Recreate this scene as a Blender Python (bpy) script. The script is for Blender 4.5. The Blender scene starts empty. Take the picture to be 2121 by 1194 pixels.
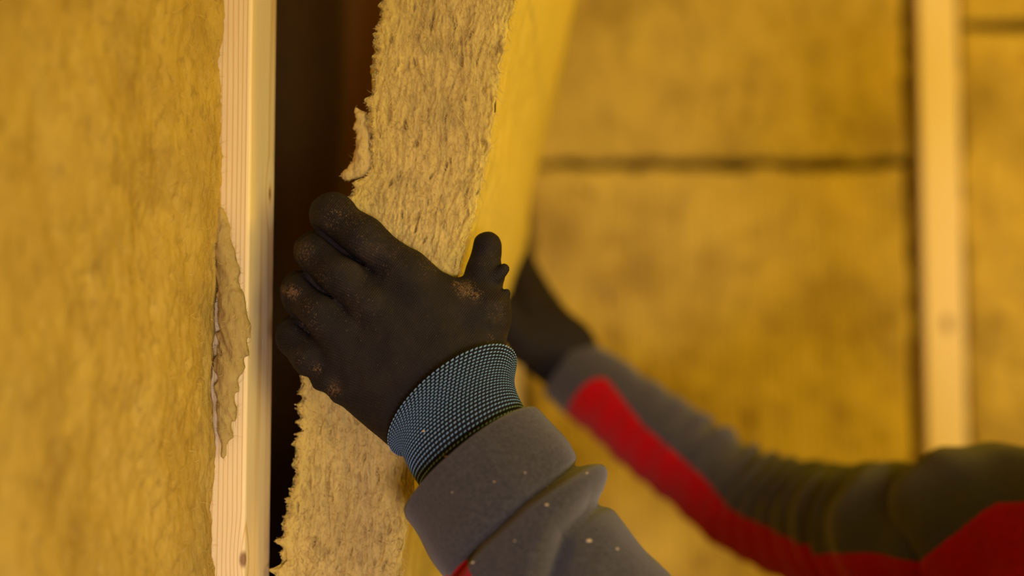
import bpy, bmesh, math, random
import numpy as np
from mathutils import Vector, Matrix

random.seed(7)
RNG = np.random.default_rng(11)
SC = bpy.context.scene
COL = SC.collection

# ------------------------------------------------------------------ camera
PITCH = math.radians(4.3)
CAM = np.array([0.0, 0.0, 1.45])
LENS = 50.0
FPX = 2121 * LENS / 36.0
RIGHT = np.array([1.0, 0, 0])
FWD = np.array([0, math.cos(PITCH), math.sin(PITCH)])
UP = np.array([0, -math.sin(PITCH), math.cos(PITCH)])

cd = bpy.data.cameras.new('camera')
cam = bpy.data.objects.new('camera', cd)
COL.objects.link(cam)
cam.location = CAM
cam.rotation_euler = (math.pi / 2 + PITCH, 0, 0)
cd.lens = LENS
cd.sensor_width = 36
cd.clip_start = 0.02
cd.dof.use_dof = True
cd.dof.focus_distance = 0.845
cd.dof.aperture_fstop = 2.3
SC.camera = cam

# ------------------------------------------------------------------ light
w = bpy.data.worlds.new('world')
SC.world = w
w.use_nodes = True
W_COL = (1.0, 0.66, 0.09)
W_STR = 0.15
w.node_tree.nodes['Background'].inputs[0].default_value = (*W_COL, 1)
w.node_tree.nodes['Background'].inputs[1].default_value = W_STR


def area(name, loc, target, size, energy, color, size_y=None, spread=180.0):
    ld = bpy.data.lights.new(name, 'AREA')
    ld.energy = energy
    ld.color = color
    ld.size = size
    ld.spread = math.radians(spread)
    if size_y:
        ld.shape = 'RECTANGLE'
        ld.size_y = size_y
    o = bpy.data.objects.new(name, ld)
    COL.objects.link(o)
    o.location = loc
    d = Vector(target) - Vector(loc)
    o.rotation_euler = d.to_track_quat('-Z', 'Y').to_euler()
    return o


KEY_COL, KEY_E = (1.0, 0.80, 0.24), 26.0
AMBER_COL, AMBER_E = (1.0, 0.635, 0.005), 16.0
area('added_key_light', (1.55, -0.75, 1.75), (0.0, 1.1, 1.45), 1.4, KEY_E, KEY_COL, 1.1)  # soft key added out of view on the right, no doorway there
LOW_COL, LOW_E = (1.0, 0.83, 0.90), 4.2
area('added_low_fill', (0.50, -1.8, 0.95), (0.10, 1.8, 0.98), 0.6, LOW_E, LOW_COL, 0.3, 46.0)  # unseen fill, added to whiten the lower part of the scene
area('added_amber_light', (1.55, 0.75, 2.25), (0.15, 1.6, 1.45), 0.45, AMBER_E, AMBER_COL)  # unseen amber source, added high right to brighten slab face and back stud

SC.view_settings.view_transform = 'Standard'
SC.view_settings.look = 'None'
SC.view_settings.gamma = 1
SC.view_settings.use_curve_mapping = False
SC.view_settings.exposure = 0.0


# ------------------------------------------------------------------ helpers
def P(px, py, D):
    """point seen at pixel (px, py) of the 2121x1194 frame, D metres along the view axis"""
    return CAM + D * (FWD + (px - 1060.5) / FPX * RIGHT + (597.0 - py) / FPX * UP)


def to_px(p):
    q = np.atleast_2d(p) - CAM
    d = q @ FWD
    return 1060.5 + (q @ RIGHT) / d * FPX, 597.0 - (q @ UP) / d * FPX, d


def nrm(v):
    v = np.asarray(v, float)
    return v / np.maximum(np.linalg.norm(v, axis=-1, keepdims=True), 1e-12)


def sstep(a, b, x):
    t = np.clip((x - a) / (b - a), 0, 1)
    return t * t * (3 - 2 * t)


_perm = np.random.default_rng(3).permutation(256)
_perm = np.concatenate([_perm, _perm, _perm])
_grad = nrm(np.random.default_rng(5).normal(size=(256, 3)))


def noise(p):
    p = np.asarray(p, float)
    i = np.floor(p).astype(np.int64)
    f = p - i
    i &= 255
    u = f * f * f * (f * (f * 6 - 15) + 10)
    out = 0
    for dx in (0, 1):
        wx = u[:, 0] if dx else 1 - u[:, 0]
        for dy in (0, 1):
            wy = u[:, 1] if dy else 1 - u[:, 1]
            for dz in (0, 1):
                wz = u[:, 2] if dz else 1 - u[:, 2]
                h = _perm[_perm[_perm[(i[:, 0] + dx) & 255] + ((i[:, 1] + dy) & 255)] + ((i[:, 2] + dz) & 255)]
                g = _grad[h]
                out = out + wx * wy * wz * (g[:, 0] * (f[:, 0] - dx) + g[:, 1] * (f[:, 1] - dy) + g[:, 2] * (f[:, 2] - dz))
    return out * 1.5


def fbm(p, octaves=3, gain=0.5):
    a, s, out = 1.0, 1.0, 0
    for k in range(octaves):
        out = out + a * noise(p * s + 17.3 * k)
        a *= gain
        s *= 2.03
    return out


def stack3(x, y, z):
    x, y, z = np.broadcast_arrays(x, y, z)
    return np.stack([x.ravel(), y.ravel(), z.ravel()], 1).astype(float)


def mesh_obj(name, verts, faces, mats, parent=None, loc=None, smooth=True, face_mat=None, attrs=None, rotz=0.0):
    """verts in world space (or local when rotz / parent local is wanted)"""
    v = np.asarray(verts, float)
    base = np.array(loc if loc is not None else (parent['_base'] if parent is not None else (0, 0, 0)), float)
    if rotz == 0.0:
        v = v - base
    me = bpy.data.meshes.new(name)
    if isinstance(faces, np.ndarray):
        n = len(faces)
        k = faces.shape[1]
        me.vertices.add(len(v))
        me.vertices.foreach_set('co', v.astype(np.float32).ravel())
        me.loops.add(n * k)
        me.loops.foreach_set('vertex_index', faces.astype(np.int32).ravel())
        me.polygons.add(n)
        me.polygons.foreach_set('loop_start', np.arange(0, n * k, k, dtype=np.int32))
        me.update(calc_edges=True)
    else:
        me.from_pydata(v.tolist(), [], faces)
        me.update()
    me.validate()
    if not isinstance(mats, (list, tuple)):
        mats = [mats]
    for m in mats:
        me.materials.append(m)
    if face_mat is not None:
        me.polygons.foreach_set('material_index', np.asarray(face_mat, np.int32))
    if smooth:
        me.polygons.foreach_set('use_smooth', np.ones(len(me.polygons), bool))
    for an, av in (attrs or {}).items():
        a = me.attributes.new(an, 'FLOAT', 'POINT')
        a.data.foreach_set('value', np.asarray(av, np.float32))
    o = bpy.data.objects.new(name, me)
    COL.objects.link(o)
    if parent is not None:
        o.parent = parent
    else:
        o.location = base
        o.rotation_euler = (0, 0, rotz)
    o['_base'] = [float(x) for x in base]
    return o


def thing(name, label, cat, loc, group=None):
    o = bpy.data.objects.new(name, None)
    COL.objects.link(o)
    o.empty_display_size = 0.05
    o.location = loc
    o['_base'] = [float(x) for x in loc]
    o['label'] = label
    o['category'] = cat
    if group:
        o['group'] = group
    return o


def tag(o, label, cat, group=None):
    o['label'] = label
    o['category'] = cat
    if group:
        o['group'] = group
    return o


def grid_faces(nu, nv, wrap_v=False):
    i = np.arange(nu - 1)[:, None]
    jn = nv if wrap_v else nv - 1
    j = np.arange(jn)[None, :]
    j2 = (j + 1) % nv
    a = i * nv + j
    b = i * nv + j2
    c = (i + 1) * nv + j2
    d = (i + 1) * nv + j
    return np.stack([a, d, c, b], -1).reshape(-1, 4)


def surface_nets(f, lo, hi, h):
    lo = np.asarray(lo, float)
    n = np.ceil((np.asarray(hi) - lo) / h).astype(int) + 1
    ax = [lo[k] + h * np.arange(n[k]) for k in range(3)]
    X, Y, Z = np.meshgrid(*ax, indexing='ij')
    F = f(np.stack([X.ravel(), Y.ravel(), Z.ravel()], 1)).reshape(n)
    S = F < 0
    c = np.zeros(n - 1, int)
    for dx in (0, 1):
        for dy in (0, 1):
            for dz in (0, 1):
                c += S[dx:n[0] - 1 + dx, dy:n[1] - 1 + dy, dz:n[2] - 1 + dz]
    act = np.argwhere((c > 0) & (c < 8))
    idx = -np.ones(n - 1, int)
    idx[tuple(act.T)] = np.arange(len(act))
    acc = np.zeros((len(act), 3))
    cnt = np.zeros(len(act))
    corners = [np.array([a, b, d]) for a in (0, 1) for b in (0, 1) for d in (0, 1)]
    for a in corners:
        for k in range(3):
            if a[k] == 0:
                b = a.copy()
                b[k] = 1
                fa = F[tuple((act + a).T)]
                fb = F[tuple((act + b).T)]
                m = (fa < 0) != (fb < 0)
                t = np.where(m, fa / np.where(m, fa - fb, 1), 0)
                pt = act + a + t[:, None] * (b - a)
                acc[m] += pt[m]
                cnt[m] += 1
    V = lo + h * acc / cnt[:, None]
    quads = []
    for k in range(3):
        u, v = (k + 1) % 3, (k + 2) % 3
        s0 = [slice(None)] * 3
        s1 = [slice(None)] * 3
        s0[k] = slice(0, -1)
        s1[k] = slice(1, None)
        A = S[tuple(s0)]
        B = S[tuple(s1)]
        e = np.argwhere(A != B)
        e = e[(e[:, u] > 0) & (e[:, v] > 0) & (e[:, u] < n[u] - 1) & (e[:, v] < n[v] - 1)]
        flip = A[tuple(e.T)]
        du = np.zeros(3, int)
        du[u] = 1
        dv = np.zeros(3, int)
        dv[v] = 1
        q = np.stack([idx[tuple((e - du - dv).T)], idx[tuple((e - dv).T)], idx[tuple(e.T)], idx[tuple((e - du).T)]], 1)
        q[~flip] = q[~flip][:, ::-1]
        quads.append(q)
    return V, np.concatenate(quads)


def cap(p, a, b, ra, rb):
    a = np.asarray(a, float)
    b = np.asarray(b, float)
    d = b - a
    t = np.clip((p - a) @ d / max(d @ d, 1e-12), 0, 1)
    return np.linalg.norm(p - a - t[:, None] * d, axis=1) - (ra + (rb - ra) * t)


def ell(p, c, r):
    q = (p - np.asarray(c)) / np.asarray(r)
    k = np.linalg.norm(q, axis=1)
    return (k - 1) * min(r)


def smin(a, b, k):
    h = np.clip(0.5 + 0.5 * (b - a) / k, 0, 1)
    return b + (a - b) * h - k * h * (1 - h)


def chain(p, pts, k):
    """pts: list of (point, radius)"""
    d = None
    for (a, ra), (b, rb) in zip(pts[:-1], pts[1:]):
        c = cap(p, a, b, ra, rb)
        d = c if d is None else smin(d, c, k)
    return d


# ------------------------------------------------------------------ materials
def mat(name):
    m = bpy.data.materials.new(name)
    m.use_nodes = True
    nt = m.node_tree
    return m, nt, nt.nodes['Principled BSDF']


def N(nt, kind, **kw):
    n = nt.nodes.new(kind)
    for k, v in kw.items():
        if k.startswith('i_'):
            n.inputs[k[2:].replace('_', ' ')].default_value = v
        elif k.startswith('n_'):
            n.inputs[int(k[2:])].default_value = v
        else:
            setattr(n, k, v)
    return n


def mix(nt, fac, a, b, blend='MIX'):
    n = nt.nodes.new('ShaderNodeMix')
    n.data_type = 'RGBA'
    n.blend_type = blend
    for sock, val in ((n.inputs[0], fac), (n.inputs[6], a), (n.inputs[7], b)):
        if hasattr(val, 'is_linked') or isinstance(val, bpy.types.NodeSocket):
            nt.links.new(val, sock)
        elif isinstance(val, (int, float)):
            sock.default_value = val
        else:
            sock.default_value = (*val, 1)
    return n.outputs[2]


def ramp(nt, src, lo, hi):
    n = nt.nodes.new('ShaderNodeMapRange')
    n.inputs[1].default_value = lo
    n.inputs[2].default_value = hi
    nt.links.new(src, n.inputs[0])
    return n.outputs[0]


def coords(nt, scale=(1, 1, 1), rot=(0, 0, 0)):
    tc = nt.nodes.new('ShaderNodeTexCoord')
    mp = nt.nodes.new('ShaderNodeMapping')
    mp.inputs['Scale'].default_value = scale
    mp.inputs['Rotation'].default_value = rot
    nt.links.new(tc.outputs['Object'], mp.inputs['Vector'])
    return mp.outputs[0]


def noise_tex(nt, vec, scale, detail=4, rough=0.55, dist=0.0):
    n = nt.nodes.new('ShaderNodeTexNoise')
    n.inputs['Scale'].default_value = scale
    n.inputs['Detail'].default_value = detail
    n.inputs['Roughness'].default_value = rough
    n.inputs['Distortion'].default_value = dist
    nt.links.new(vec, n.inputs['Vector'])
    return n.outputs['Fac']


def bump(nt, bsdf, h, dist, strength=1.0):
    b = nt.nodes.new('ShaderNodeBump')
    b.inputs['Strength'].default_value = strength
    b.inputs['Distance'].default_value = dist
    nt.links.new(h, b.inputs['Height'])
    nt.links.new(b.outputs[0], bsdf.inputs['Normal'])


def wool_mat(name, base, dark, light, fine=(1, 1, 0.25), fine_scale=350, big=22, bmp=0.0012, big_amt=0.8, dark_amt=0.8, rim=None, streak=0.0):
    m, nt, b = mat(name)
    v = coords(nt)
    vf = coords(nt, fine)
    n1 = noise_tex(nt, v, big, 4, 0.6)
    n2 = noise_tex(nt, vf, fine_scale, 4, 0.65, 0.6)
    n3 = noise_tex(nt, vf, fine_scale * 0.28, 3, 0.6, 1.0)
    c = mix(nt, ramp(nt, n1, 0.35, 0.7), base, light)
    n4 = noise_tex(nt, v, big * 0.45, 3, 0.6)
    k = nt.nodes.new('ShaderNodeMath')
    k.operation = 'MULTIPLY'
    nt.links.new(ramp(nt, n4, 0.52, 0.72), k.inputs[0])
    k.inputs[1].default_value = big_amt
    c = mix(nt, k.outputs[0], c, tuple(0.5 * (x + y) for x, y in zip(base, dark)))
    k2 = nt.nodes.new('ShaderNodeMath')
    k2.operation = 'MULTIPLY'
    nt.links.new(ramp(nt, n3, 0.53, 0.72), k2.inputs[0])
    k2.inputs[1].default_value = dark_amt
    c = mix(nt, k2.outputs[0], c, dark)
    c = mix(nt, ramp(nt, n2, 0.35, 0.75), c, mix(nt, 0.35, c, light))
    if streak:
        n6 = noise_tex(nt, coords(nt, (1, 1, 0.12)), 230, 3, 0.65, 1.2)
        k6 = nt.nodes.new('ShaderNodeMath')
        k6.operation = 'MULTIPLY'
        nt.links.new(ramp(nt, n6, 0.55, 0.68), k6.inputs[0])
        k6.inputs[1].default_value = streak
        c = mix(nt, k6.outputs[0], c, dark)
    if rim:
        at = nt.nodes.new('ShaderNodeAttribute')
        at.attribute_name = 'rim'
        c = mix(nt, at.outputs['Fac'], c, mix(nt, ramp(nt, n2, 0.35, 0.7), tuple(0.8 * q for q in rim), rim))
    nt.links.new(c, b.inputs['Base Color'])
    b.inputs['Roughness'].default_value = 1.0
    b.inputs['Specular IOR Level'].default_value = 0.08
    bump(nt, b, n2, bmp, 0.8)
    return m


def wood_mat(name, early, late, knot_pts=(), pith=(-0.35, 0.012), freq=2100.0):
    m, nt, b = mat(name)
    tc = nt.nodes.new('ShaderNodeTexCoord')
    ob = tc.outputs['Object']
    mp = nt.nodes.new('ShaderNodeMapping')
    mp.inputs['Scale'].default_value = (1, 1, 0.05)
    nt.links.new(ob, mp.inputs['Vector'])
    nn = nt.nodes.new('ShaderNodeTexNoise')
    nn.inputs['Scale'].default_value = 26
    nn.inputs['Detail'].default_value = 2
    nt.links.new(mp.outputs[0], nn.inputs['Vector'])
    # warp near the knots
    sub = nt.nodes.new('ShaderNodeVectorMath')
    sub.operation = 'SUBTRACT'
    nt.links.new(ob, sub.inputs[0])
    sub.inputs[1].default_value = (pith[0], pith[1], 0)
    fl = nt.nodes.new('ShaderNodeVectorMath')
    fl.operation = 'MULTIPLY'
    nt.links.new(sub.outputs[0], fl.inputs[0])
    fl.inputs[1].default_value = (1, 1, 0)
    ln = nt.nodes.new('ShaderNodeVectorMath')
    ln.operation = 'LENGTH'
    nt.links.new(fl.outputs[0], ln.inputs[0])
    ma = nt.nodes.new('ShaderNodeMath')
    ma.operation = 'MULTIPLY_ADD'
    nt.links.new(nn.outputs['Fac'], ma.inputs[0])
    ma.inputs[1].default_value = 0.012
    nt.links.new(ln.outputs['Value'], ma.inputs[2])
    cur = ma.outputs[0]
    knots = []
    for kx, ky, kz, kr in knot_pts:
        s = nt.nodes.new('ShaderNodeVectorMath')
        s.operation = 'SUBTRACT'
        nt.links.new(ob, s.inputs[0])
        s.inputs[1].default_value = (kx, ky, kz)
        sc_ = nt.nodes.new('ShaderNodeVectorMath')
        sc_.operation = 'MULTIPLY'
        nt.links.new(s.outputs[0], sc_.inputs[0])
        sc_.inputs[1].default_value = (1, 1, 0.5)
        le = nt.nodes.new('ShaderNodeVectorMath')
        le.operation = 'LENGTH'
        nt.links.new(sc_.outputs[0], le.inputs[0])
        mr = nt.nodes.new('ShaderNodeMapRange')
        mr.interpolation_type = 'SMOOTHSTEP'
        nt.links.new(le.outputs['Value'], mr.inputs[0])
        mr.inputs[1].default_value = 0
        mr.inputs[2].default_value = kr * 6
        mr.inputs[3].default_value = 0.0028
        mr.inputs[4].default_value = 0
        ad = nt.nodes.new('ShaderNodeMath')
        ad.operation = 'ADD'
        nt.links.new(cur, ad.inputs[0])
        nt.links.new(mr.outputs[0], ad.inputs[1])
        cur = ad.outputs[0]
        kk = nt.nodes.new('ShaderNodeMapRange')
        kk.interpolation_type = 'SMOOTHSTEP'
        nt.links.new(le.outputs['Value'], kk.inputs[0])
        kk.inputs[1].default_value = kr * 0.5
        kk.inputs[2].default_value = kr * 1.3
        kk.inputs[3].default_value = 0.85
        kk.inputs[4].default_value = 0
        knots.append(kk.outputs[0])
    mu = nt.nodes.new('ShaderNodeMath')
    mu.operation = 'MULTIPLY'
    nt.links.new(cur, mu.inputs[0])
    mu.inputs[1].default_value = freq
    si = nt.nodes.new('ShaderNodeMath')
    si.operation = 'SINE'
    nt.links.new(mu.outputs[0], si.inputs[0])
    r = ramp(nt, si.outputs[0], 0.0, 1.0)
    po = nt.nodes.new('ShaderNodeMath')
    po.operation = 'POWER'
    nt.links.new(r, po.inputs[0])
    po.inputs[1].default_value = 2.2
    mp2 = nt.nodes.new('ShaderNodeMapping')
    mp2.inputs['Scale'].default_value = (1, 1, 0.03)
    nt.links.new(ob, mp2.inputs['Vector'])
    fib = noise_tex(nt, mp2.outputs[0], 900, 3, 0.6)
    c = mix(nt, po.outputs[0], early, late)
    c = mix(nt, ramp(nt, fib, 0.35, 0.75), c, mix(nt, 0.25, c, late))
    for k in knots:
        c = mix(nt, k, c, (0.20, 0.075, 0.025))
    nt.links.new(c, b.inputs['Base Color'])
    b.inputs['Roughness'].default_value = 0.62
    b.inputs['Specular IOR Level'].default_value = 0.3
    bump(nt, b, fib, 0.0003, 0.5)
    return m


M = {}
M['wool_held'] = wool_mat('wool_held', (0.55, 0.40, 0.13), (0.22, 0.145, 0.07), (0.67, 0.50, 0.165), (1, 1, 0.2), 620, 30, 0.0008, 0.8, 0.85, (0.78, 0.60, 0.12), 0.55)
M['wool_left'] = wool_mat('wool_left', (0.435, 0.29, 0.066), (0.18, 0.11, 0.036), (0.53, 0.375, 0.095), (1, 1, 0.6), 420, 40, 0.0008, 0.85, 0.55)
M['wool_far'] = wool_mat('wool_far', (0.50, 0.34, 0.07), (0.16, 0.095, 0.025), (0.66, 0.47, 0.085), (1, 1, 0.5), 110, 13, 0.002, 0.95, 0.6)
M['wool_flap'] = wool_mat('wool_flap', (0.40, 0.28, 0.085), (0.20, 0.13, 0.05), (0.50, 0.37, 0.13), (1, 1, 0.3), 520, 60, 0.0008)
M['fibre'] = wool_mat('fibre', (0.52, 0.37, 0.12), (0.22, 0.14, 0.07), (0.72, 0.55, 0.20), (1, 1, 0.6), 260, 90, 0.0)
M['pine'] = wood_mat('pine', (0.94, 0.76, 0.43), (0.76, 0.52, 0.21),
                     ((-0.001, 0.036, 1.577, 0.0022), (-0.001, 0.001, 1.352, 0.0026)))
M['pine_far'] = wood_mat('pine_far', (0.95, 0.75, 0.42), (0.85, 0.62, 0.31), ((0.032, 0.0, 1.551, 0.007),))
M['pine_shaded'] = wood_mat('pine_shaded', (0.56, 0.29, 0.06), (0.42, 0.20, 0.04))  # same pine, darkened so its colour carries the cavity's shade


def plain(name, col, rough=0.8, spec=0.2, nscale=0, ncol=None, bscale=0, bdist=0.0005, sheen=0.0, stretch=(1, 1, 1)):
    m, nt, b = mat(name)
    b.inputs['Base Color'].default_value = (*col, 1)
    b.inputs['Roughness'].default_value = rough
    b.inputs['Specular IOR Level'].default_value = spec
    if sheen:
        b.inputs['Sheen Weight'].default_value = sheen
        b.inputs['Sheen Roughness'].default_value = 0.6
    if nscale:
        n = noise_tex(nt, coords(nt, stretch), nscale, 4, 0.6)
        nt.links.new(mix(nt, ramp(nt, n, 0.35, 0.7), col, ncol), b.inputs['Base Color'])
    if bscale:
        n = noise_tex(nt, coords(nt), bscale, 3, 0.6)
        bump(nt, b, n, bdist, 0.8)
    return m


M['board'] = plain('sheathing_board', (0.19, 0.13, 0.035), 0.95, 0.1, 60, (0.25, 0.165, 0.045), 300, 0.0006)
M['floor'] = plain('floor_board', (0.32, 0.2, 0.09), 0.7, 0.2, 30, (0.42, 0.28, 0.13), 200)
M['ceil'] = plain('ceiling_board', (0.45, 0.27, 0.07), 0.95, 0.1, 18, (0.55, 0.36, 0.1), 200)
M['fleece'] = plain('grey_fleece', (0.028, 0.026, 0.032), 1.0, 0.05, 420, (0.050, 0.046, 0.054), 900, 0.0005, 0.25)
M['red'] = plain('red_fleece', (0.30, 0.0004, 0.003), 1.0, 0.01, 160, (0.37, 0.0006, 0.005), 700, 0.0005, 0.1)
M['skin'] = plain('skin', (0.55, 0.30, 0.20), 0.55, 0.3, 80, (0.58, 0.33, 0.23))
M['hair'] = plain('hair', (0.03, 0.018, 0.01), 0.6, 0.3, 300, (0.05, 0.03, 0.018), 500, 0.001, 0, (1, 1, 0.1))
M['eye'] = plain('eye', (0.75, 0.72, 0.68), 0.2, 0.5)
M['lips'] = plain('lips', (0.45, 0.17, 0.13), 0.5, 0.3)
M['trousers'] = plain('work_trousers', (0.035, 0.032, 0.032), 0.9, 0.1, 120, (0.05, 0.046, 0.045), 500)
M['boot'] = plain('boot_leather', (0.10, 0.055, 0.025), 0.55, 0.3, 60, (0.13, 0.07, 0.03), 300)
M['cuff'] = plain('cuff_knit', (0.006, 0.006, 0.008), 0.85, 0.12, 700, (0.011, 0.0105, 0.013), 1200, 0.0003)
M['stitch'] = plain('blue_stitch', (0.15, 0.285, 0.48), 0.7, 0.25, 900, (0.22, 0.37, 0.56))
M['lint'] = plain('lint', (0.46, 0.36, 0.24), 1.0, 0.1)


def glove_mat(name):
    m, nt, b = mat(name)
    v = coords(nt)
    base = mix(nt, ramp(nt, noise_tex(nt, v, 45, 3), 0.35, 0.7), (0.0078, 0.0053, 0.0060), (0.0125, 0.0088, 0.0092))
    # fine knitted ribs
    wv = nt.nodes.new('ShaderNodeTexWave')
    wv.wave_type = 'BANDS'
    wv.bands_direction = 'DIAGONAL'
    wv.inputs['Scale'].default_value = 330
    wv.inputs['Distortion'].default_value = 1.5
    wv.inputs['Detail'].default_value = 1
    nt.links.new(coords(nt, (1, 0.5, 1), (0, 0.35, 0)), wv.inputs['Vector'])
    wv2 = nt.nodes.new('ShaderNodeTexWave')
    wv2.wave_type = 'BANDS'
    wv2.bands_direction = 'X'
    wv2.inputs['Scale'].default_value = 260
    nt.links.new(coords(nt, (1, 1, 1), (0, -0.6, 0)), wv2.inputs['Vector'])
    mu = nt.nodes.new('ShaderNodeMath')
    mu.operation = 'MULTIPLY'
    nt.links.new(wv.outputs['Fac'], mu.inputs[0])
    nt.links.new(wv2.outputs['Fac'], mu.inputs[1])
    at = nt.nodes.new('ShaderNodeAttribute')
    at.attribute_name = 'dust'
    n = noise_tex(nt, v, 800, 5, 0.7, 0.3)
    # threshold falls where the dust has rubbed in
    a = nt.nodes.new('ShaderNodeMath')
    a.operation = 'MULTIPLY_ADD'
    nt.links.new(at.outputs['Fac'], a.inputs[0])
    a.inputs[1].default_value = 0.30
    nt.links.new(n, a.inputs[2])
    f = ramp(nt, a.outputs[0], 0.69, 0.95)
    c = mix(nt, f, base, (0.26, 0.155, 0.075))
    n5 = noise_tex(nt, v, 70, 3, 0.6)
    f5 = nt.nodes.new('ShaderNodeMath')
    f5.operation = 'MULTIPLY'
    nt.links.new(ramp(nt, n5, 0.45, 0.75), f5.inputs[0])
    nt.links.new(at.outputs['Fac'], f5.inputs[1])
    c = mix(nt, f5.outputs[0], c, (0.055, 0.037, 0.025))
    rb = nt.nodes.new('ShaderNodeMath')
    rb.operation = 'MULTIPLY'
    nt.links.new(mu.outputs[0], rb.inputs[0])
    rb.inputs[1].default_value = 0.25
    c = mix(nt, rb.outputs[0], c, (0.042, 0.032, 0.028))
    nt.links.new(c, b.inputs['Base Color'])
    b.inputs['Roughness'].default_value = 0.72
    b.inputs['Specular IOR Level'].default_value = 0.22
    ad = nt.nodes.new('ShaderNodeMath')
    ad.operation = 'MULTIPLY_ADD'
    nt.links.new(n, ad.inputs[0])
    ad.inputs[1].default_value = 0.6
    nt.links.new(mu.outputs[0], ad.inputs[2])
    bump(nt, b, ad.outputs[0], 0.0004, 0.8)
    return m


M['glove'] = glove_mat('black_glove')

# ------------------------------------------------------------------ left wall
ANG = math.radians(10.0)
nL = np.array([math.cos(ANG), -math.sin(ANG), 0])      # out of the wall, into the room
uL = np.array([math.sin(ANG), math.cos(ANG), 0])       # along the wall, away from the camera
O_L = P(514, 600, 0.86)
O_L[2] = 0.0
ROT = -ANG


def LW(x, y, z):
    x, y, z = np.broadcast_arrays(np.asarray(x, float), np.asarray(y, float), np.asarray(z, float))
    return O_L + x[..., None] * nL + y[..., None] * uL + np.stack([0 * z, 0 * z, z], -1)


def bev_box(name, lo, hi, material, loc=(0, 0, 0), rotz=0.0, bevel=0.002, parent=None, cuts=0):
    bm = bmesh.new()
    bmesh.ops.create_cube(bm, size=1)
    for v in bm.verts:
        v.co = Vector([lo[k] + (v.co[k] + 0.5) * (hi[k] - lo[k]) for k in range(3)])
    if bevel:
        bmesh.ops.bevel(bm, geom=bm.edges[:], offset=bevel, segments=3, affect='EDGES', profile=0.5)
    me = bpy.data.meshes.new(name)
    bm.to_mesh(me)
    bm.free()
    me.materials.append(material)
    o = bpy.data.objects.new(name, me)
    COL.objects.link(o)
    if parent is not None:
        o.parent = parent
        o.matrix_parent_inverse = Matrix.Translation(Vector(parent['_base'])).inverted() if parent.rotation_euler.z == 0 else Matrix()
    else:
        o.location = loc
        o.rotation_euler = (0, 0, rotz)
    o['_base'] = [float(x) for x in loc]
    return o


ZC = 2.42
wall_left = bev_box('wall_left', (-0.16, -1.3, 0), (-0.138, 1.20, ZC), M['board'], O_L, ROT, 0)
wall_left['kind'] = 'structure'
for nm, z0, z1 in (('sole_plate', 0.0, 0.045), ('top_plate', ZC - 0.045, ZC)):
    bev_box(nm, (-0.1375, -1.3, z0), (0, 0.95, z1), M['pine'], parent=wall_left)

STUD_T = 0.0455
st = bev_box('timber_stud', (-0.1375, 0, 0.0455), (0, STUD_T, ZC - 0.0455), M['pine'], O_L, ROT, 0.0022)
tag(st, 'sharp pale pine stud left of the dark cavity, growth rings showing', 'stud')
st2 = bev_box('timber_stud', (-0.1375, 0, 0.0455), (0, STUD_T, ZC - 0.0455), M['pine_shaded'], LW(0, 0.655, 0), ROT, 0.0022)
tag(st2, 'shade-coloured pine stud deep in the dark cavity behind the torn insulation slab', 'stud')


def wool_front(A, B, NRM, O, a_s, b_s, T, hfun, edge_r=0.006, rag=0.004, seed=0.0, ragf=120.0):
    """slab whose front is a displaced grid; A,B in-plane axes, NRM towards the viewer"""
    na, nb = len(a_s), len(b_s)
    a, b = np.meshgrid(a_s, b_s, indexing='ij')
    a, b = a.ravel().copy(), b.ravel().copy()
    da = np.minimum(a - a_s[0], a_s[-1] - a)
    db = np.minimum(b - b_s[0], b_s[-1] - b)
    h = hfun(a, b)
    de = np.minimum(da, db)
    h = h - edge_r * (1 - np.sqrt(np.clip(1 - (1 - np.clip(de / edge_r, 0, 1)) ** 2, 0, 1)))
    ra = rag * fbm(stack3(b * ragf, seed + a * 8, seed), 3)
    rb = rag * fbm(stack3(a * ragf, seed + 9 + b * 8, seed), 3)
    fa = np.exp(-da / (rag * 2 + 1e-6))
    fb = np.exp(-db / (rag * 2 + 1e-6))
    a = a + ra * fa
    b = b + rb * fb
    front = O + a[:, None] * A + b[:, None] * B + h[:, None] * NRM
    idx = np.arange(na * nb).reshape(na, nb)
    loop = np.concatenate([idx[:, 0], idx[-1, 1:], idx[-2::-1, -1], idx[0, -2:0:-1]])
    V = [front]
    F = [grid_faces(na, nb)]
    prev = loop
    off = na * nb
    bl = front[loop]
    hl = h[loop]
    for k in range(1, 5):
        t = k / 4.0
        ring = bl - (hl * t)[:, None] * NRM - (T * t) * NRM
        ring = ring + (0.25 * rag * noise(ring * 150))[:, None] * (A + B) * (1 if k < 4 else 0)
        V.append(ring)
        cur = off + np.arange(len(loop))
        F.append(np.stack([prev, cur, np.roll(cur, -1), np.roll(prev, -1)], 1)[:, ::-1])
        prev = cur
        off += len(loop)
    V.append(np.array([O + 0.5 * (a_s[0] + a_s[-1]) * A + 0.5 * (b_s[0] + b_s[-1]) * B - T * NRM]))
    c = np.full(len(loop), off)
    F.append(np.stack([prev, c, c, np.roll(prev, -1)], 1)[:, ::-1])
    quads = np.concatenate(F[:-1])
    tris = F[-1]
    faces = quads.tolist() + [list(dict.fromkeys(t)) for t in tris.tolist()]
    return np.concatenate(V), faces, front, (na, nb)


def clear_of_stud(V):
    y = (V - O_L) @ uL
    return V - np.maximum(0, y + 0.0007)[:, None] * uL


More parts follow.
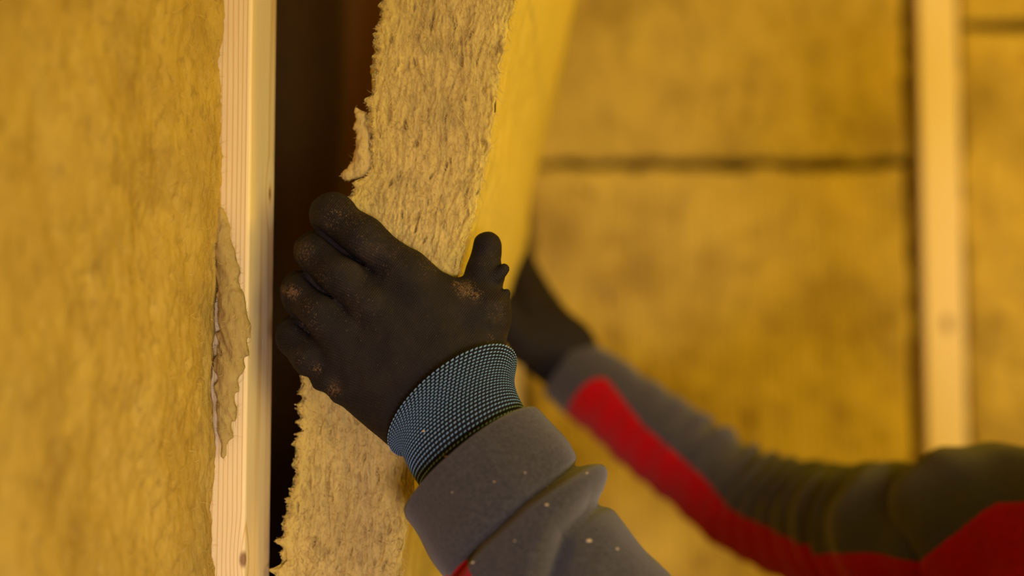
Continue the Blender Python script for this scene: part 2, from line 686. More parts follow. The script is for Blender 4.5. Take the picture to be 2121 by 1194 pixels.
def fibres(P0, dirs, nrm_, length, width, curl, seg=3, seed=0):
    """thin tapering strands: P0 (n,3) roots, dirs (n,3)"""
    r = np.random.default_rng(seed)
    n = len(P0)
    d = nrm(dirs)
    s = nrm(np.cross(d, nrm(nrm_ + 0.4 * r.normal(size=(n, 3)))))
    L = length * (0.5 + r.random(n))
    pts = [P0]
    cd_ = d
    for k in range(seg):
        cd_ = nrm(cd_ + curl * r.normal(size=(n, 3)))
        pts.append(pts[-1] + cd_ * (L / seg)[:, None])
    V = []
    for k in range(seg + 1):
        wv = width * (0.7 + 0.6 * r.random(n)) * (1 - 0.85 * k / seg) * 0.5
        V.append(pts[k] - s * wv[:, None])
        V.append(pts[k] + s * wv[:, None])
    V = np.stack(V, 1).reshape(-1, 3)
    b = (np.arange(n) * (2 * (seg + 1)))[:, None]
    F = []
    for k in range(seg):
        F.append(b + np.array([[2 * k, 2 * k + 1, 2 * k + 3, 2 * k + 2]]))
    return V, np.concatenate(F)


# left batt, seen at a glancing angle
BX = -0.0180
a_s = np.concatenate([np.linspace(-0.588, -0.36, 50), np.linspace(-0.357, -0.03, 170), np.linspace(-0.028, -0.0015, 24)])
b_s = np.concatenate([np.linspace(1.02, 1.2, 30)[:-1], np.linspace(1.2, 1.78, 270), np.linspace(1.78, 2.21, 50)[1:]])


def h_left(a, b):
    p = stack3(a, b, 0 * a)
    big = 0.0045 * fbm(p * np.array([16, 14, 1.0]), 2)
    mid = 0.0012 * fbm(p * np.array([75, 55, 1.0]) + 3.1, 3)
    pits = -0.0035 * sstep(0.55, 0.95, fbm(p * np.array([95, 70, 1]) + 8.7, 2))
    fine = 0.0010 * fbm(p * np.array([300, 220, 1]), 2)
    return big + mid + pits + fine


V, F, front, _ = wool_front(uL, np.array([0, 0, 1.0]), nL, LW(BX, 0, 0).ravel(), a_s, b_s, 0.10, h_left, 0.004, 0.0028, 2.0)
base = LW(BX - 0.05, -0.29, 1.02).ravel()
V = clear_of_stud(V)
batt_l = thing('insulation_batt', 'ochre mineral wool batt filling the left bay, beside the sharp pine stud', 'insulation', base,)
mesh_obj('slab', V, F, M['wool_left'], batt_l)
sel = RNG.choice(np.where((to_px(front)[0] > 150) & (to_px(front)[0] < 480))[0], 5000)
pf = front[sel]
dr = np.stack([RNG.normal(size=5000), RNG.normal(size=5000), RNG.normal(size=5000) * 1.3], 1)
dr = dr - (dr @ nL)[:, None] * nL + 0.35 * nL
V, F = fibres(pf - 0.0004 * nL, dr, np.tile(nL, (5000, 1)), 0.006, 0.00028, 0.5, 3, 4)
o = mesh_obj('loose_fibres', clear_of_stud(V), F, M['fibre'], batt_l)
o['kind'] = 'stuff'

# torn flap of wool pushed out against the stud
flap = [(455, 440, 8), (460, 470, 12), (464, 520, 15), (469, 575, 18), (475, 620, 23), (483, 680, 26), (484, 720, 23),
        (477, 760, 22), (472, 800, 18), (466, 850, 13), (462, 900, 9), (459, 945, 5)]


def stud_side_D(px, py, off):
    # depth of the plane y = -off (in front of the stud's near side face)
    r = P(px, py, 1.0) - CAM
    q = LW(0, -off, 0).ravel()
    nn = uL
    return ((q - CAM) @ nn) / (r @ nn)


fp = [(P(x + 1, y, stud_side_D(x + 1, y, 0.0065)), r * 1.2 / 3.43e3) for x, y, r in flap]


def f_flap(p):
    # flattened strip of capsules: sheet 5 mm thick lying near the stud side
    rel = (p - LW(0, -0.006, 0).ravel())
    y = rel @ uL
    q = p + (0.9 * y)[:, None] * uL
    d = chain(q, fp, 0.004)
    n1 = fbm(p * 130, 3)
    n2 = noise(p * np.array([420, 420, 160]))
    x = rel @ nL
    fold = 0.0022 * np.sin((x * 260 + p[:, 2] * 75 + 2.2 * noise(p * 45)))
    wr = 0.0030 * (0.45 - np.abs(noise(np.stack([x * 150 + 0.6 * p[:, 2] * 90, y * 60, p[:, 2] * 42], 1))) * 1.6)
    cut = 0.0016 * sstep(0.35, 0.75, noise(np.stack([x * 160, y * 40, p[:, 2] * 60 + 4], 1)))
    return d + 0.0016 * n1 + 0.0008 * n2 + 0.45 * fold - wr + cut


lo = np.min([q for q, r in fp], 0) - 0.014
hi = np.max([q for q, r in fp], 0) + 0.014
V, F = surface_nets(f_flap, lo, hi, 0.0009)
V = clear_of_stud(V)
fl = mesh_obj('torn_flap', V, F, M['wool_flap'], batt_l)
fl['label'] = 'torn brownish flap of wool bulging over the pine stud'
sel = RNG.choice(len(V), 900)
V2, F2 = fibres(V[sel], RNG.normal(size=(900, 3)) + np.array([0, -0.3, 0.4]), RNG.normal(size=(900, 3)), 0.005, 0.00025, 0.5, 3, 5)
o = mesh_obj('loose_fibres', clear_of_stud(V2), F2, M['fibre'], fl)
o['kind'] = 'stuff'

# ------------------------------------------------------------------ far wall
YW = 2.05
wall_far = bev_box('wall_back', (-0.30, YW + 0.112, 0), (1.60, YW + 0.13, ZC), M['board'], (0, 0, 0), 0, 0)
wall_far['kind'] = 'structure'
for nm, z0, z1 in (('sole_plate', 0.0, 0.045), ('top_plate', ZC - 0.045, ZC)):
    bev_box(nm, (-0.06, YW - 0.02, z0), (1.6, YW + 0.1115, z1), M['pine_far'], parent=wall_far)


def far_stud(x0, x1, label):
    o = bev_box('timber_stud', (0, 0, 0.0455), (x1 - x0, 0.1315, ZC - 0.0455), M['pine_far'], (x0, YW - 0.02, 0), 0, 0.002)
    tag(o, label, 'stud')


far_stud(0.590, 0.647, 'blurred bright pine stud on the back wall, right of the wide batts')
far_stud(-0.046, 0.012, 'blurred stud on the back wall, glimpsed just below the far black glove')
bev_box('stud', (1.190, YW - 0.02, 0.0455), (1.247, YW + 0.1115, ZC - 0.0455), M['pine_far'], parent=wall_far)


def far_batt(x0, x1, z0, z1, label, seed, mode):
    A = np.array([1.0, 0, 0])
    B = np.array([0, 0, 1.0])
    NR = np.array([0, -1.0, 0])

    def hf(a, b):
        p = stack3(a, b, 0 * a + seed)
        h = 0.006 * fbm(p * np.array([9, 9, 1]), 3) + 0.002 * fbm(p * np.array([60, 40, 1]), 2)
        if mode == 'ribs':      # roller marks pressed into the slab
            h = h + 0.0012 * np.sin(a * 2 * math.pi / 0.0115 + 1.2 * noise(p * 12))
        elif mode == 'combed':
            h = h + 0.0022 * noise(stack3(a * 14 + b * 20, b * 95 - a * 25, 0 * a + seed)) + 0.001 * np.sin((b + 0.15 * a) * 2 * math.pi / 0.013 + 2 * noise(p * 10))
        h = h - 0.009 * sstep(0.5, 0.85, fbm(p * np.array([22, 30, 1]) + 5, 2))
        return h
    na = max(int((x1 - x0) / 0.0026), 20)
    nb = max(int((z1 - z0) / 0.0034), 20)
    V, F, front, _ = wool_front(A, B, NR, np.array([0, YW, 0.0]), np.linspace(x0, x1, na), np.linspace(z0, z1, nb), 0.11, hf, 0.008, 0.0062, seed, 30.0)
    o = mesh_obj('insulation_batt', V, F, M['wool_far'], loc=((x0 + x1) / 2, YW + 0.055, z0))
    tag(o, label, 'insulation')


far_batt(0.027, 0.575, 1.7925, 2.37, 'blurred wool batt on the back wall, above the horizontal joint', 1.7, 'plain')
far_batt(0.027, 0.575, 0.62, 1.7790, 'blurred wool batt on the back wall, below the joint and above the arm', 4.2, 'ribs')
far_batt(0.66, 1.178, 1.998, 2.37, 'sliver of wool batt at the top right corner, right of the bright stud', 6.4, 'combed')
far_batt(0.66, 1.178, 0.82, 1.984, 'blurred combed wool batt at the right edge, right of the bright stud', 8.8, 'combed')

# floor and ceiling
floor = bev_box('floor', (-1.4, -2.6, -0.05), (2.6, YW + 0.13, 0), M['floor'], (0, 0, 0), 0, 0)
floor['kind'] = 'structure'
ceiling = bev_box('ceiling', (-1.4, -2.6, ZC), (2.6, YW + 0.13, ZC + 0.05), M['ceil'], (0, 0, 0), 0, 0)
ceiling['kind'] = 'structure'

# ------------------------------------------------------------------ the slab being pushed in
DN = 0.868
YS = [-1400, -553, -300, 0, 130, 300, 430, 570, 700, 817, 900, 1000, 1100, 1194, 1500, 2000, 2500]
RX = [1300, 1190, 1140, 1066, 1036, 1016, 986, 947, 915, 893, 878, 860, 843, 826, 790, 765, 760]
YL = [-1400, -553, -300, 0, 100, 230, 300, 350, 385, 415, 440, 500, 620, 700, 790, 850, 900, 1000, 1030, 1100, 1194, 1500, 2000, 2500]
LX = [1000, 900, 850, 794, 774, 762, 768, 764, 738, 722, 716, 703, 668, 645, 622, 622, 616, 606, 602, 592, 572, 520, 490, 485]
rows_y = np.concatenate([np.linspace(-1400, -80, 40)[:-1], np.linspace(-80, 1280, 430), np.linspace(1280, 2500, 40)[1:]])


def smooth_interp(x, xp, fp_):
    y = np.interp(x, xp, fp_)
    for _ in range(3):
        y[1:-1] = 0.25 * y[:-2] + 0.5 * y[1:-1] + 0.25 * y[2:]
    return y


rx = smooth_interp(rows_y, YR := YS, RX)
lx = smooth_interp(rows_y, YL, LX)
dn = np.interp(rows_y, [-1400, 0, 500, 800, 1194, 2500], [0.868, 0.868, 0.869, 0.874, 0.872, 0.86])
Rn = np.array([P(x, y, d) for x, y, d in zip(rx, rows_y, dn)])
Ln = np.array([P(x, y, d) for x, y, d in zip(lx, rows_y, dn)])
ub = np.array([math.sin(math.radians(2.6)), math.cos(math.radians(2.6)), 0])
WB = 0.588
n_f, n_r, n_b, n_l = 130, 70, 12, 40
tf = np.linspace(0, 1, n_f)
tr = (np.linspace(0, 1, n_r + 1)[1:]) ** 1.7
tb = np.linspace(0, 1, n_b + 1)[1:]
tl = (1 - np.linspace(0, 1, n_l + 1)[1:-1]) ** 1.7
nr_ = len(rows_y)
ring = []
par = []
for kind, ts in (('f', tf), ('r', tr), ('b', tb), ('l', tl)):
    for t in ts:
        if kind == 'f':
            q = Ln + (Rn - Ln) * t
        elif kind == 'r':
            q = Rn + ub * WB * t
        elif kind == 'b':
            q = Rn + (Ln - Rn) * t + ub * WB
        else:
            q = Ln + ub * WB * t
        ring.append(q)
        par.append((kind, t))
lxs = lx.copy()
for _ in range(900):
    lxs[1:-1] = 0.25 * lxs[:-2] + 0.5 * lxs[1:-1] + 0.25 * lxs[2:]
Ls = np.array([P(x, y, d) for x, y, d in zip(lxs, rows_y, dn)])
for j, (kind, t) in enumerate(par):
    if kind == 'f':
        ring[j] = Ls + (Rn - Ls) * t + (Ln - Ls) * math.exp(-t * 9)
Q = np.stack(ring, 1)                                   # rows, ring, 3
nring = Q.shape[1]
zrow = Q[:, 0, 2]
slen = np.concatenate([[0], np.cumsum(np.linalg.norm(np.diff(Ln, axis=0), axis=1))])
acr = nrm(Rn - Ln)
outn = -np.tile(ub, (nr_, 1))
wid = np.linalg.norm(Rn - Ln, axis=1)
for j, (kind, t) in enumerate(par):
    if kind == 'f':
        a = t * wid
        s = slen
        e = np.minimum(t, 1 - t) * wid
        wv = 0.006 * fbm(stack3(a * 24, s * 17, 1.0), 3, 0.5)
        aa = a + wv
        h = 0.0009 * fbm(stack3(aa * 190, s * 20, 2.0), 3, 0.6) + 0.0008 * fbm(stack3(aa * 430, s * 80, 5.0), 3, 0.6) + 0.0014 * fbm(stack3(a * 60, s * 40, 7.0), 2)
        h -= 0.0048 * sstep(0.45, 0.85, fbm(stack3(aa * 290, s * 80, 11.0), 2))
        h -= 0.0032 * sstep(0.50, 0.85, fbm(stack3(aa * 140, s * 34, 13.0), 2))
        h += 0.0006 * noise(stack3(a * 850, s * 420, 4.0))
        h -= 0.005 * (1 - np.sqrt(np.clip(1 - (1 - np.clip(t * wid / 0.005, 0, 1)) ** 2, 0, 1)))
        rl = 0.0036 * fbm(stack3(s * 95, 3.3, t * 3), 4, 0.62) + 0.0050 * np.maximum(0, noise(stack3(s * 230, 1.3, 8.0 + t * 6))) + 0.0022 * noise(stack3(s * 560, 4.3, t * 30))
        rr = 0.0016 * fbm(stack3(s * 120, 9.3, t * 3), 3)
        sh = -rl * math.exp(-t * 16) + rr * math.exp(-(1 - t) * 22)
        Q[:, j] += outn * h[:, None] + acr * sh[:, None]
    elif kind == 'r':
        y = t * WB
        h = 0.0025 * fbm(stack3(y * 25, slen * 14, 21.0), 3) + 0.0009 * fbm(stack3(y * 160, slen * 60, 23.0), 2)
        rr = 0.0016 * fbm(stack3(slen * 120, 9.3, 3.0), 3) * math.exp(-y / 0.006)
        Q[:, j] += acr * (h * (1 - math.exp(-y / 0.01)) + rr)[:, None]
    elif kind == 'l':
        y = t * WB
        h = 0.004 * fbm(stack3(y * 30, slen * 25, 31.0), 3)
        rl = (0.0036 * fbm(stack3(slen * 95, 3.3, 0.0), 4, 0.62) + 0.005 * np.maximum(0, noise(stack3(slen * 230, 1.3, 8.0)))) * math.exp(-y / 0.02)
        Q[:, j] -= acr * (h * (1 - math.exp(-y / 0.01)) + rl)[:, None]
V = Q.reshape(-1, 3)
F = grid_faces(nr_, nring, True)
# end caps
top_c, bot_c = Q[0].mean(0), Q[-1].mean(0)
V = np.concatenate([V, [top_c, bot_c]])
iT, iB = len(V) - 2, len(V) - 1
j = np.arange(nring)
capsT = np.stack([j, (j + 1) % nring, np.full(nring, iT)], 1)
capsB = np.stack([(nr_ - 1) * nring + (j + 1) % nring, (nr_ - 1) * nring + j, np.full(nring, iB)], 1)
faces = F.tolist() + capsT.tolist() + capsB.tolist()
base = bot_c.copy()
held = thing('insulation_slab', 'thick torn-edged mineral wool slab standing on edge, gripped by the black gloves', 'insulation', base)
rim = np.zeros((nr_, nring))
for j, (kind, t) in enumerate(par):
    if kind == 'f':
        rim[:, j] = np.maximum(0.75 * np.exp(-t * 7), 0.85 * np.exp(-(1 - t) * 9))
    elif kind == 'r':
        rim[:, j] = 0.95
    else:
        rim[:, j] = 0.6
mesh_obj('slab', V, faces, M['wool_held'], held, attrs={'rim': np.concatenate([rim.ravel(), [0.5, 0.5]])})

# loose strands over the torn edge face
vis = np.where((rows_y > -80) & (rows_y < 1280))[0]
nf = 17000
ri = RNG.choice(vis, nf)
ci = RNG.integers(9, n_f, nf)
pf = Q[ri, ci]
dr = np.stack([RNG.normal(size=nf) * 0.45, -0.10 + RNG.normal(size=nf) * 0.2, RNG.choice([-1, 1], nf) * (0.7 + RNG.random(nf))], 1)
dr[:, 0] -= 0.16 * np.sign(dr[:, 2])
V, F = fibres(pf + ub * 0.0003, dr, np.tile(-ub, (nf, 1)), 0.0070, 0.00040, 0.40, 4, 8)
o = mesh_obj('loose_fibres', V, F, M['fibre'], held)
o['kind'] = 'stuff'
# fuzz and crumbs along the ragged left edge
nf = 2600
ri = RNG.choice(vis, nf)
ci = RNG.integers(0, 7, nf)
pf = Q[ri, ci]
dr = np.stack([-0.8 + RNG.normal(size=nf) * 0.5, RNG.normal(size=nf) * 0.4, RNG.normal(size=nf) * 0.7], 1)
V, F = fibres(pf, dr, np.tile(-ub, (nf, 1)), 0.0015, 0.0009, 0.7, 3, 9)
o = mesh_obj('edge_fuzz', V, F, M['fibre'], held)
o['kind'] = 'stuff'

# ragged tuft hanging from the left edge
tuft = [((737, 230), 7), ((750, 243), 12), ((752, 272), 13), ((755, 300), 16), ((751, 326), 18), ((744, 344), 16), ((734, 356), 13), ((720, 362), 9), ((702, 365), 4)]
tp = [(P(x, y, 0.874), r / 3.4e3) for (x, y), r in tuft]
tp2 = [(P(745, 258, 0.874), 0.0018), (P(728, 268, 0.872), 0.0008)]
tp3 = [(P(750, 345, 0.874), 0.004), (P(775, 335, 0.876), 0.006), (P(790, 310, 0.878), 0.005)]


def f_tuft(p):
    y = (p - tp[3][0]) @ FWD
    q = p + (0.3 * y)[:, None] * FWD
    d = smin(smin(chain(q, tp, 0.003), chain(q, tp2, 0.003), 0.004), chain(q, tp3, 0.003), 0.004)
    return d + 0.0013 * fbm(p * 190, 3, 0.6) + 0.0008 * np.abs(noise(p * np.array([500, 500, 220])))


allp = np.array([q for q, r in tp + tp2 + tp3])
V, F = surface_nets(f_tuft, allp.min(0) - 0.008, allp.max(0) + 0.008, 0.0008)
tf_ = mesh_obj('torn_tuft', V, F, M['wool_held'], held)
tf_['label'] = 'ragged brown tuft hanging off the left edge'
sel = RNG.choice(len(V), 500)
V2, F2 = fibres(V[sel], RNG.normal(size=(500, 3)), RNG.normal(size=(500, 3)), 0.003, 0.0003, 0.5, 3, 15)
o = mesh_obj('loose_fibres', V2, F2, M['fibre'], tf_)
o['kind'] = 'stuff'

# ------------------------------------------------------------------ the person
S_R = np.array([0.336, 1.10, 1.349])
S_L = np.array([0.45, 0.72, 1.335])
E_L = np.array([0.185, 0.755, 1.215])
person = thing('person', 'person in black gloves and a grey and red fleece jacket, reaching in from the right to press the wool slab into the cavity', 'person', (0.52, 0.95, 0.0))
person['label'] = 'person in black gloves and grey and red fleece, gripping the wool slab'

# --- near (left) glove
mm = 1e-3


def HP(px, py, dmm):
    return P(px, py, 0.850 + dmm * mm)


K = 3.466e3     # pixels per metre at the hand
index = [(HP(836, 562, 1), 45 / K), (HP(752, 494, -1), 42 / K), (HP(690, 447, 8), 43 / K), (HP(686, 444, 30), 40 / K), (HP(706, 452, 50), 35 / K)]
middle = [(HP(772, 632, -3), 46 / K), (HP(706, 570, -4), 44 / K), (HP(664, 530, 6), 43 / K), (HP(654, 522, 32), 41 / K), (HP(678, 530, 54), 36 / K)]
ring = [(HP(710, 703, -2), 45 / K), (HP(664, 654, -3), 42 / K), (HP(632, 614, 7), 43 / K), (HP(624, 604, 32), 40 / K), (HP(650, 614, 52), 35 / K)]
pinky = [(HP(690, 776, 2), 40 / K), (HP(645, 740, 2), 36 / K), (HP(613, 700, 11), 37 / K), (HP(612, 692, 30), 35 / K), (HP(636, 700, 46), 32 / K)]
thumb = [(HP(985, 735, 6), 62 / K), (HP(1001, 650, 10), 52 / K), (HP(1003, 570, 16), 37 / K), (HP(1009, 510, 18), 31 / K)]
palm = [
    [(HP(838, 572, 1), 49 / K), (HP(945, 800, -4), 58 / K)],
    [(HP(770, 632, -3), 50 / K), (HP(915, 830, -7), 60 / K)],
    [(HP(708, 702, -2), 48 / K), (HP(880, 855, -6), 60 / K)],
    [(HP(692, 772, 2), 44 / K), (HP(843, 880, 0), 58 / K)],
    [(HP(935, 652, 4), 42 / K), (HP(975, 790, 0), 62 / K)],
    [(HP(838, 572, 4), 44 / K), (HP(1000, 655, 10), 44 / K)],
    [(HP(925, 830, -9), 62 / K), (HP(985, 930, -25), 58 / K)],
]
# wrinkles of loose glove fabric
rolls = [((1028, 575), (1043, 556), 13, 8), ((1034, 612), (1048, 606), 11, 8), ((655, 778), (668, 790), 17, -2), ((690, 806), (716, 822), 19, 0),
         ((640, 762), (626, 764), 14, 6)]


clefts = [([(655, 474), (682, 498), (712, 524), (752, 549)], [4, 5, 4, 1]),
          ([(618, 552), (640, 578), (662, 600), (688, 618)], [4, 5, 4, 1]),
          ([(588, 640), (612, 660), (630, 678), (642, 694)], [4, 5, 4, 1])]


def f_hand(p):
    d = None
    for c in palm:
        q = chain(p, c, 0.004)
        d = q if d is None else smin(d, q, 0.012)
    d = smin(d, chain(p, thumb, 0.006), 0.010)
    fg = None
    for c in (index, middle, ring, pinky):
        q = chain(p, c, 0.007)
        fg = q if fg is None else np.minimum(fg, q)
    d = smin(d, fg, 0.0045)
    for a, b, r, dd in rolls:
        d = smin(d, cap(p, HP(*a, dd), HP(*b, dd), r / K, r * 0.85 / K), 0.0025)
    for (ax_, ay_), (bx_, by_) in (((775, 560), (722, 500)), ((712, 632), (662, 570)), ((665, 700), (622, 655))):
        d = np.minimum(d, cap(p, HP(ax_, ay_, 12), HP(bx_, by_, 18), 30 / K, 22 / K))
    # the clefts between the fingers
    x, y, dpt = to_px(p)
    for line, wid_ in clefts:
        dist = np.full(len(p), 1e9)
        for k, ((x0, y0), (x1, y1)) in enumerate(zip(line[:-1], line[1:])):
            t = np.clip(((x - x0) * (x1 - x0) + (y - y0) * (y1 - y0)) / ((x1 - x0) ** 2 + (y1 - y0) ** 2), 0, 1)
            ww = wid_[k] + (wid_[k + 1] - wid_[k]) * t
            dist = np.minimum(dist, np.hypot(x - x0 - t * (x1 - x0), y - y0 - t * (y1 - y0)) - ww)
        blade = np.maximum(dist / K, dpt - 0.853)
        d = -smin(-d, blade, 0.0028)
    # slack cloth: long soft folds and small creases
    x, y, dpt = to_px(p)
    wob = 0.0006 * fbm(p * 70, 3)
    t = (x - 1000) * 0.2 + (y - 590)
    cre = 0.0011 * np.exp(-((x - 1035) / 22) ** 2) * np.sin(t / 9.0) * sstep(690, 640, y) * sstep(520, 560, y)
    v = (x - 640) * 0.6 + (y - 770) * 0.8
    cre2 = 0.0010 * np.exp(-(((x - 690) * 0.62 - (y - 815) * 0.78 + 5) / 26) ** 2) * np.sin(v / 7.5) * sstep(-15, 10, v) * sstep(120, 70, v)
    return d + wob + cre + cre2


allp = np.array([q for c in [index, middle, ring, pinky, thumb] + palm for q, r in c])
V, F = surface_nets(f_hand, allp.min(0) - 0.021, allp.max(0) + 0.021, 0.00105)


def dust_attr(V, spots, base_=0.0):
    x, y, d = to_px(V)
    a = np.full(len(V), base_)
    for cx, cy, s, amt in spots:
        a = np.maximum(a, amt * np.exp(-((x - cx) ** 2 + (y - cy) ** 2) / (2 * s * s)))
    return a


spots = [(606, 606, 15, 1.0), (588, 600, 9, 1.0), (625, 520, 26, 0.72), (690, 450, 34, 0.55), (730, 450, 40, 0.50), (965, 600, 17, 1.0), (985, 612, 13, 0.9),
         (945, 590, 10, 0.9), (690, 808, 15, 0.9), (655, 765, 13, 0.75), (635, 680, 30, 0.5), (615, 740, 25, 0.45), (665, 570, 30, 0.5), (640, 640, 30, 0.5),
         (780, 520, 70, 0.42), (720, 630, 50, 0.40), (1030, 640, 30, 0.45), (1058, 700, 12, 0.6), (1005, 540, 40, 0.3), (740, 640, 60, 0.35),
         (885, 545, 30, 0.5), (840, 505, 25, 0.5), (1015, 700, 12, 0.6)]
glove = mesh_obj('glove', V, F, M['glove'], person, attrs={'dust': dust_attr(V, spots, 0.16)})
glove['label'] = 'near black work glove, sharp, dusted with fibre'


# --- knitted cuff of the near glove
def ellipse_frame(pl, pr, D, ratio, tilt_deg):
    """pl, pr: pixel ends of the long axis; near half bulges to the upper left (towards the hand)"""
    A = P(*pl, D)
    B = P(*pr, D)
    c = 0.5 * (A + B)
    e1 = 0.5 * (B - A)
    ln = np.linalg.norm(e1)
    e1n = e1 / ln
    upl = nrm(np.cross(e1n, FWD))
    if upl @ np.array([-1, 0, 1.0]) < 0:
        upl = -upl
    t = math.radians(tilt_deg)
    e2 = (-FWD * math.cos(t) + upl * math.sin(t)) * ln * ratio
    return c, e1, e2


E0 = ellipse_frame((813, 938), (1062, 722), 0.838, 0.66, 42)
E1 = ellipse_frame((839, 950), (1062, 790), 0.833, 0.68, 34)
E2 = ellipse_frame((866, 1000), (1083, 842), 0.829, 0.70, 24)
E3 = ellipse_frame((905, 1050), (1110, 890), 0.822, 0.74, 18)


def cuff_pt(v, th):
    """v 0..1, th angle: quadratic/cubic blend of the four ellipses"""
    ks = np.array([0.0, 0.42, 0.78, 1.0])
    out = 0
    v = np.asarray(v)
    wts = []
    for i in range(4):
        wi = np.ones_like(v)
        for j_ in range(4):
            if i != j_:
                wi = wi * (v - ks[j_]) / (ks[i] - ks[j_])
        wts.append(wi)
    for wi, (c, e1, e2) in zip(wts, (E0, E1, E2, E3)):
        out = out + wi[:, None] * (c + np.cos(th)[:, None] * e1 + np.sin(th)[:, None] * e2)
    return out


NROW = 27
nv, nt_ = NROW * 6, 200
vv, tt = np.meshgrid(np.linspace(0, 1, nv), np.linspace(0, 2 * math.pi, nt_, endpoint=False), indexing='ij')
V = cuff_pt(vv.ravel(), tt.ravel())
cc = cuff_pt(vv.ravel(), tt.ravel() + math.pi)
outw = nrm(V - cc)
rib = 0.00035 * np.cos(vv.ravel() * NROW * 2 * math.pi)
rimin = -0.003 * np.exp(-(vv.ravel() / 0.012) ** 2)
V = V + outw * (rib + rimin)[:, None]
cuff = mesh_obj('knit_cuff', V, grid_faces(nv, nt_, True), M['cuff'], glove)
cuff['label'] = 'dark ribbed glove cuff with rows of light blue stitches'
# stitches: little raised dashes
SV, SF = [], []
NST = 84
sv, sth = [], []
for r_ in range(NROW - 1):
    for k in range(NST):
        sv.append((r_ + 0.5 + 0.02) / NROW)
        sth.append((k + 0.36 * r_) * 2 * math.pi / NST)
sv, sth = np.array(sv), np.array(sth)
dth = 2 * math.pi / NST
n = len(sv)
prof = [(-0.32, -0.16, 0.0), (-0.25, 0.10, 0.6), (0.25, 0.30, 0.6), (0.32, 0.16, 0.0), (0.25, -0.10, 0.6), (-0.25, -0.30, 0.6)]
ringv = []
for ft, fv, fh in prof:
    q = cuff_pt(np.clip(sv + fv * 0.62 / NROW, 0, 1), sth + ft * dth)
    q2 = cuff_pt(np.clip(sv + fv * 0.62 / NROW, 0, 1), sth + ft * dth + math.pi)
    ringv.append((q, nrm(q - q2)))
top = [q + o_ * 0.00022 for q, o_ in ringv]
bot = [q - o_ * 0.0009 for q, o_ in ringv]
cen_q = cuff_pt(sv, sth)
cen = cen_q + nrm(cen_q - cuff_pt(sv, sth + math.pi)) * 0.0004
allv = np.stack(bot + top + [cen], 1).reshape(-1, 3)
bidx = (np.arange(n) * 13)[:, None]
FF = []
for k in range(6):
    k2 = (k + 1) % 6
    FF.append(bidx + np.array([[k, k2, 6 + k2, 6 + k]]))
quads = np.concatenate(FF)
tris = np.concatenate([bidx + np.array([[6 + k, 6 + (k + 1) % 6, 12]]) for k in range(6)])
o = mesh_obj('stitching', allv, quads.tolist() + tris.tolist(), M['stitch'], glove, smooth=False)
o['kind'] = 'stuff'
o['label'] = 'rows of light blue stitches around the cuff'


# --- sleeves
def resample(pts, n):
    """Catmull-Rom through (point, r1, r2) -> n samples"""
    Pm = np.array([np.concatenate([p, [r1, r2]]) for p, r1, r2 in pts])
    ext = np.concatenate([[2 * Pm[0] - Pm[1]], Pm, [2 * Pm[-1] - Pm[-2]]])
    seg = np.concatenate([[0], np.cumsum(np.linalg.norm(np.diff(Pm[:, :3], axis=0), axis=1))])
    s = np.linspace(0, seg[-1], n)
    out = np.zeros((n, 5))
    for i, x in enumerate(s):
        k = min(np.searchsorted(seg, x, side='right') - 1, len(Pm) - 2)
        t = (x - seg[k]) / (seg[k + 1] - seg[k])
        p0, p1, p2, p3 = ext[k:k + 4]
        out[i] = 0.5 * (2 * p1 + (p2 - p0) * t + (2 * p0 - 5 * p1 + 4 * p2 - p3) * t * t + (3 * p1 - p0 - 3 * p2 + p3) * t ** 3)
    return s, out


def tube(pts, n, nth, disp):
    s, st_ = resample(pts, n)
    c = st_[:, :3]
    T = nrm(np.gradient(c, axis=0))
    Vd = nrm(CAM - c)
    Vp = nrm(Vd - np.sum(Vd * T, 1)[:, None] * T)
    Nn = nrm(np.cross(Vp, T))
    th = np.linspace(-math.pi, math.pi, nth, endpoint=False)
    S, TH = np.meshgrid(s, th, indexing='ij')
    r1 = st_[:, 3][:, None]
    r2 = st_[:, 4][:, None]
    off = (np.sin(TH) * r1)[..., None] * Nn[:, None] + (np.cos(TH) * r2)[..., None] * Vp[:, None]
    base_ = c[:, None] + off
    nn = nrm((np.sin(TH) / r1)[..., None] * Nn[:, None] + (np.cos(TH) / r2)[..., None] * Vp[:, None])
    d = disp(S, TH, base_)
    return s, th, base_ + d[..., None] * nn, nn


def seg_sd(x, y, poly):
    """signed distance to a polyline (positive on its right-hand side as drawn)"""
    best = np.full(x.shape, 1e9)
    sgn = np.ones(x.shape)
    for (x0, y0), (x1, y1) in zip(poly[:-1], poly[1:]):
        dx, dy = x1 - x0, y1 - y0
        t = np.clip(((x - x0) * dx + (y - y0) * dy) / (dx * dx + dy * dy), 0, 1)
        ex, ey = x - x0 - t * dx, y - y0 - t * dy
        d = np.hypot(ex, ey)
        m = d < best
        best = np.where(m, d, best)
        sgn = np.where(m, np.sign(dx * ey - dy * ex), sgn)
    return best * sgn


L0 = (977, 958)
left_pts = [(P(*L0, 0.824), 0.0495, 0.040), (P(1026, 1020, 0.816), 0.0500, 0.041), (P(1090, 1116, 0.806), 0.0500, 0.043), (P(1198, 1290, 0.786), 0.0535, 0.047),
            (P(1400, 1505, 0.768), 0.058, 0.053), (E_L, 0.060, 0.058), (np.array([0.32, 0.735, 1.275]), 0.064, 0.062), (S_L, 0.066, 0.066)]
crease1 = [(1290, 925), (1193, 962), (1081, 1042), (982, 1136), (925, 1215), (880, 1290)]
crease2 = [(1330, 985), (1226, 1042), (1167, 1102), (1137, 1194), (1120, 1300)]


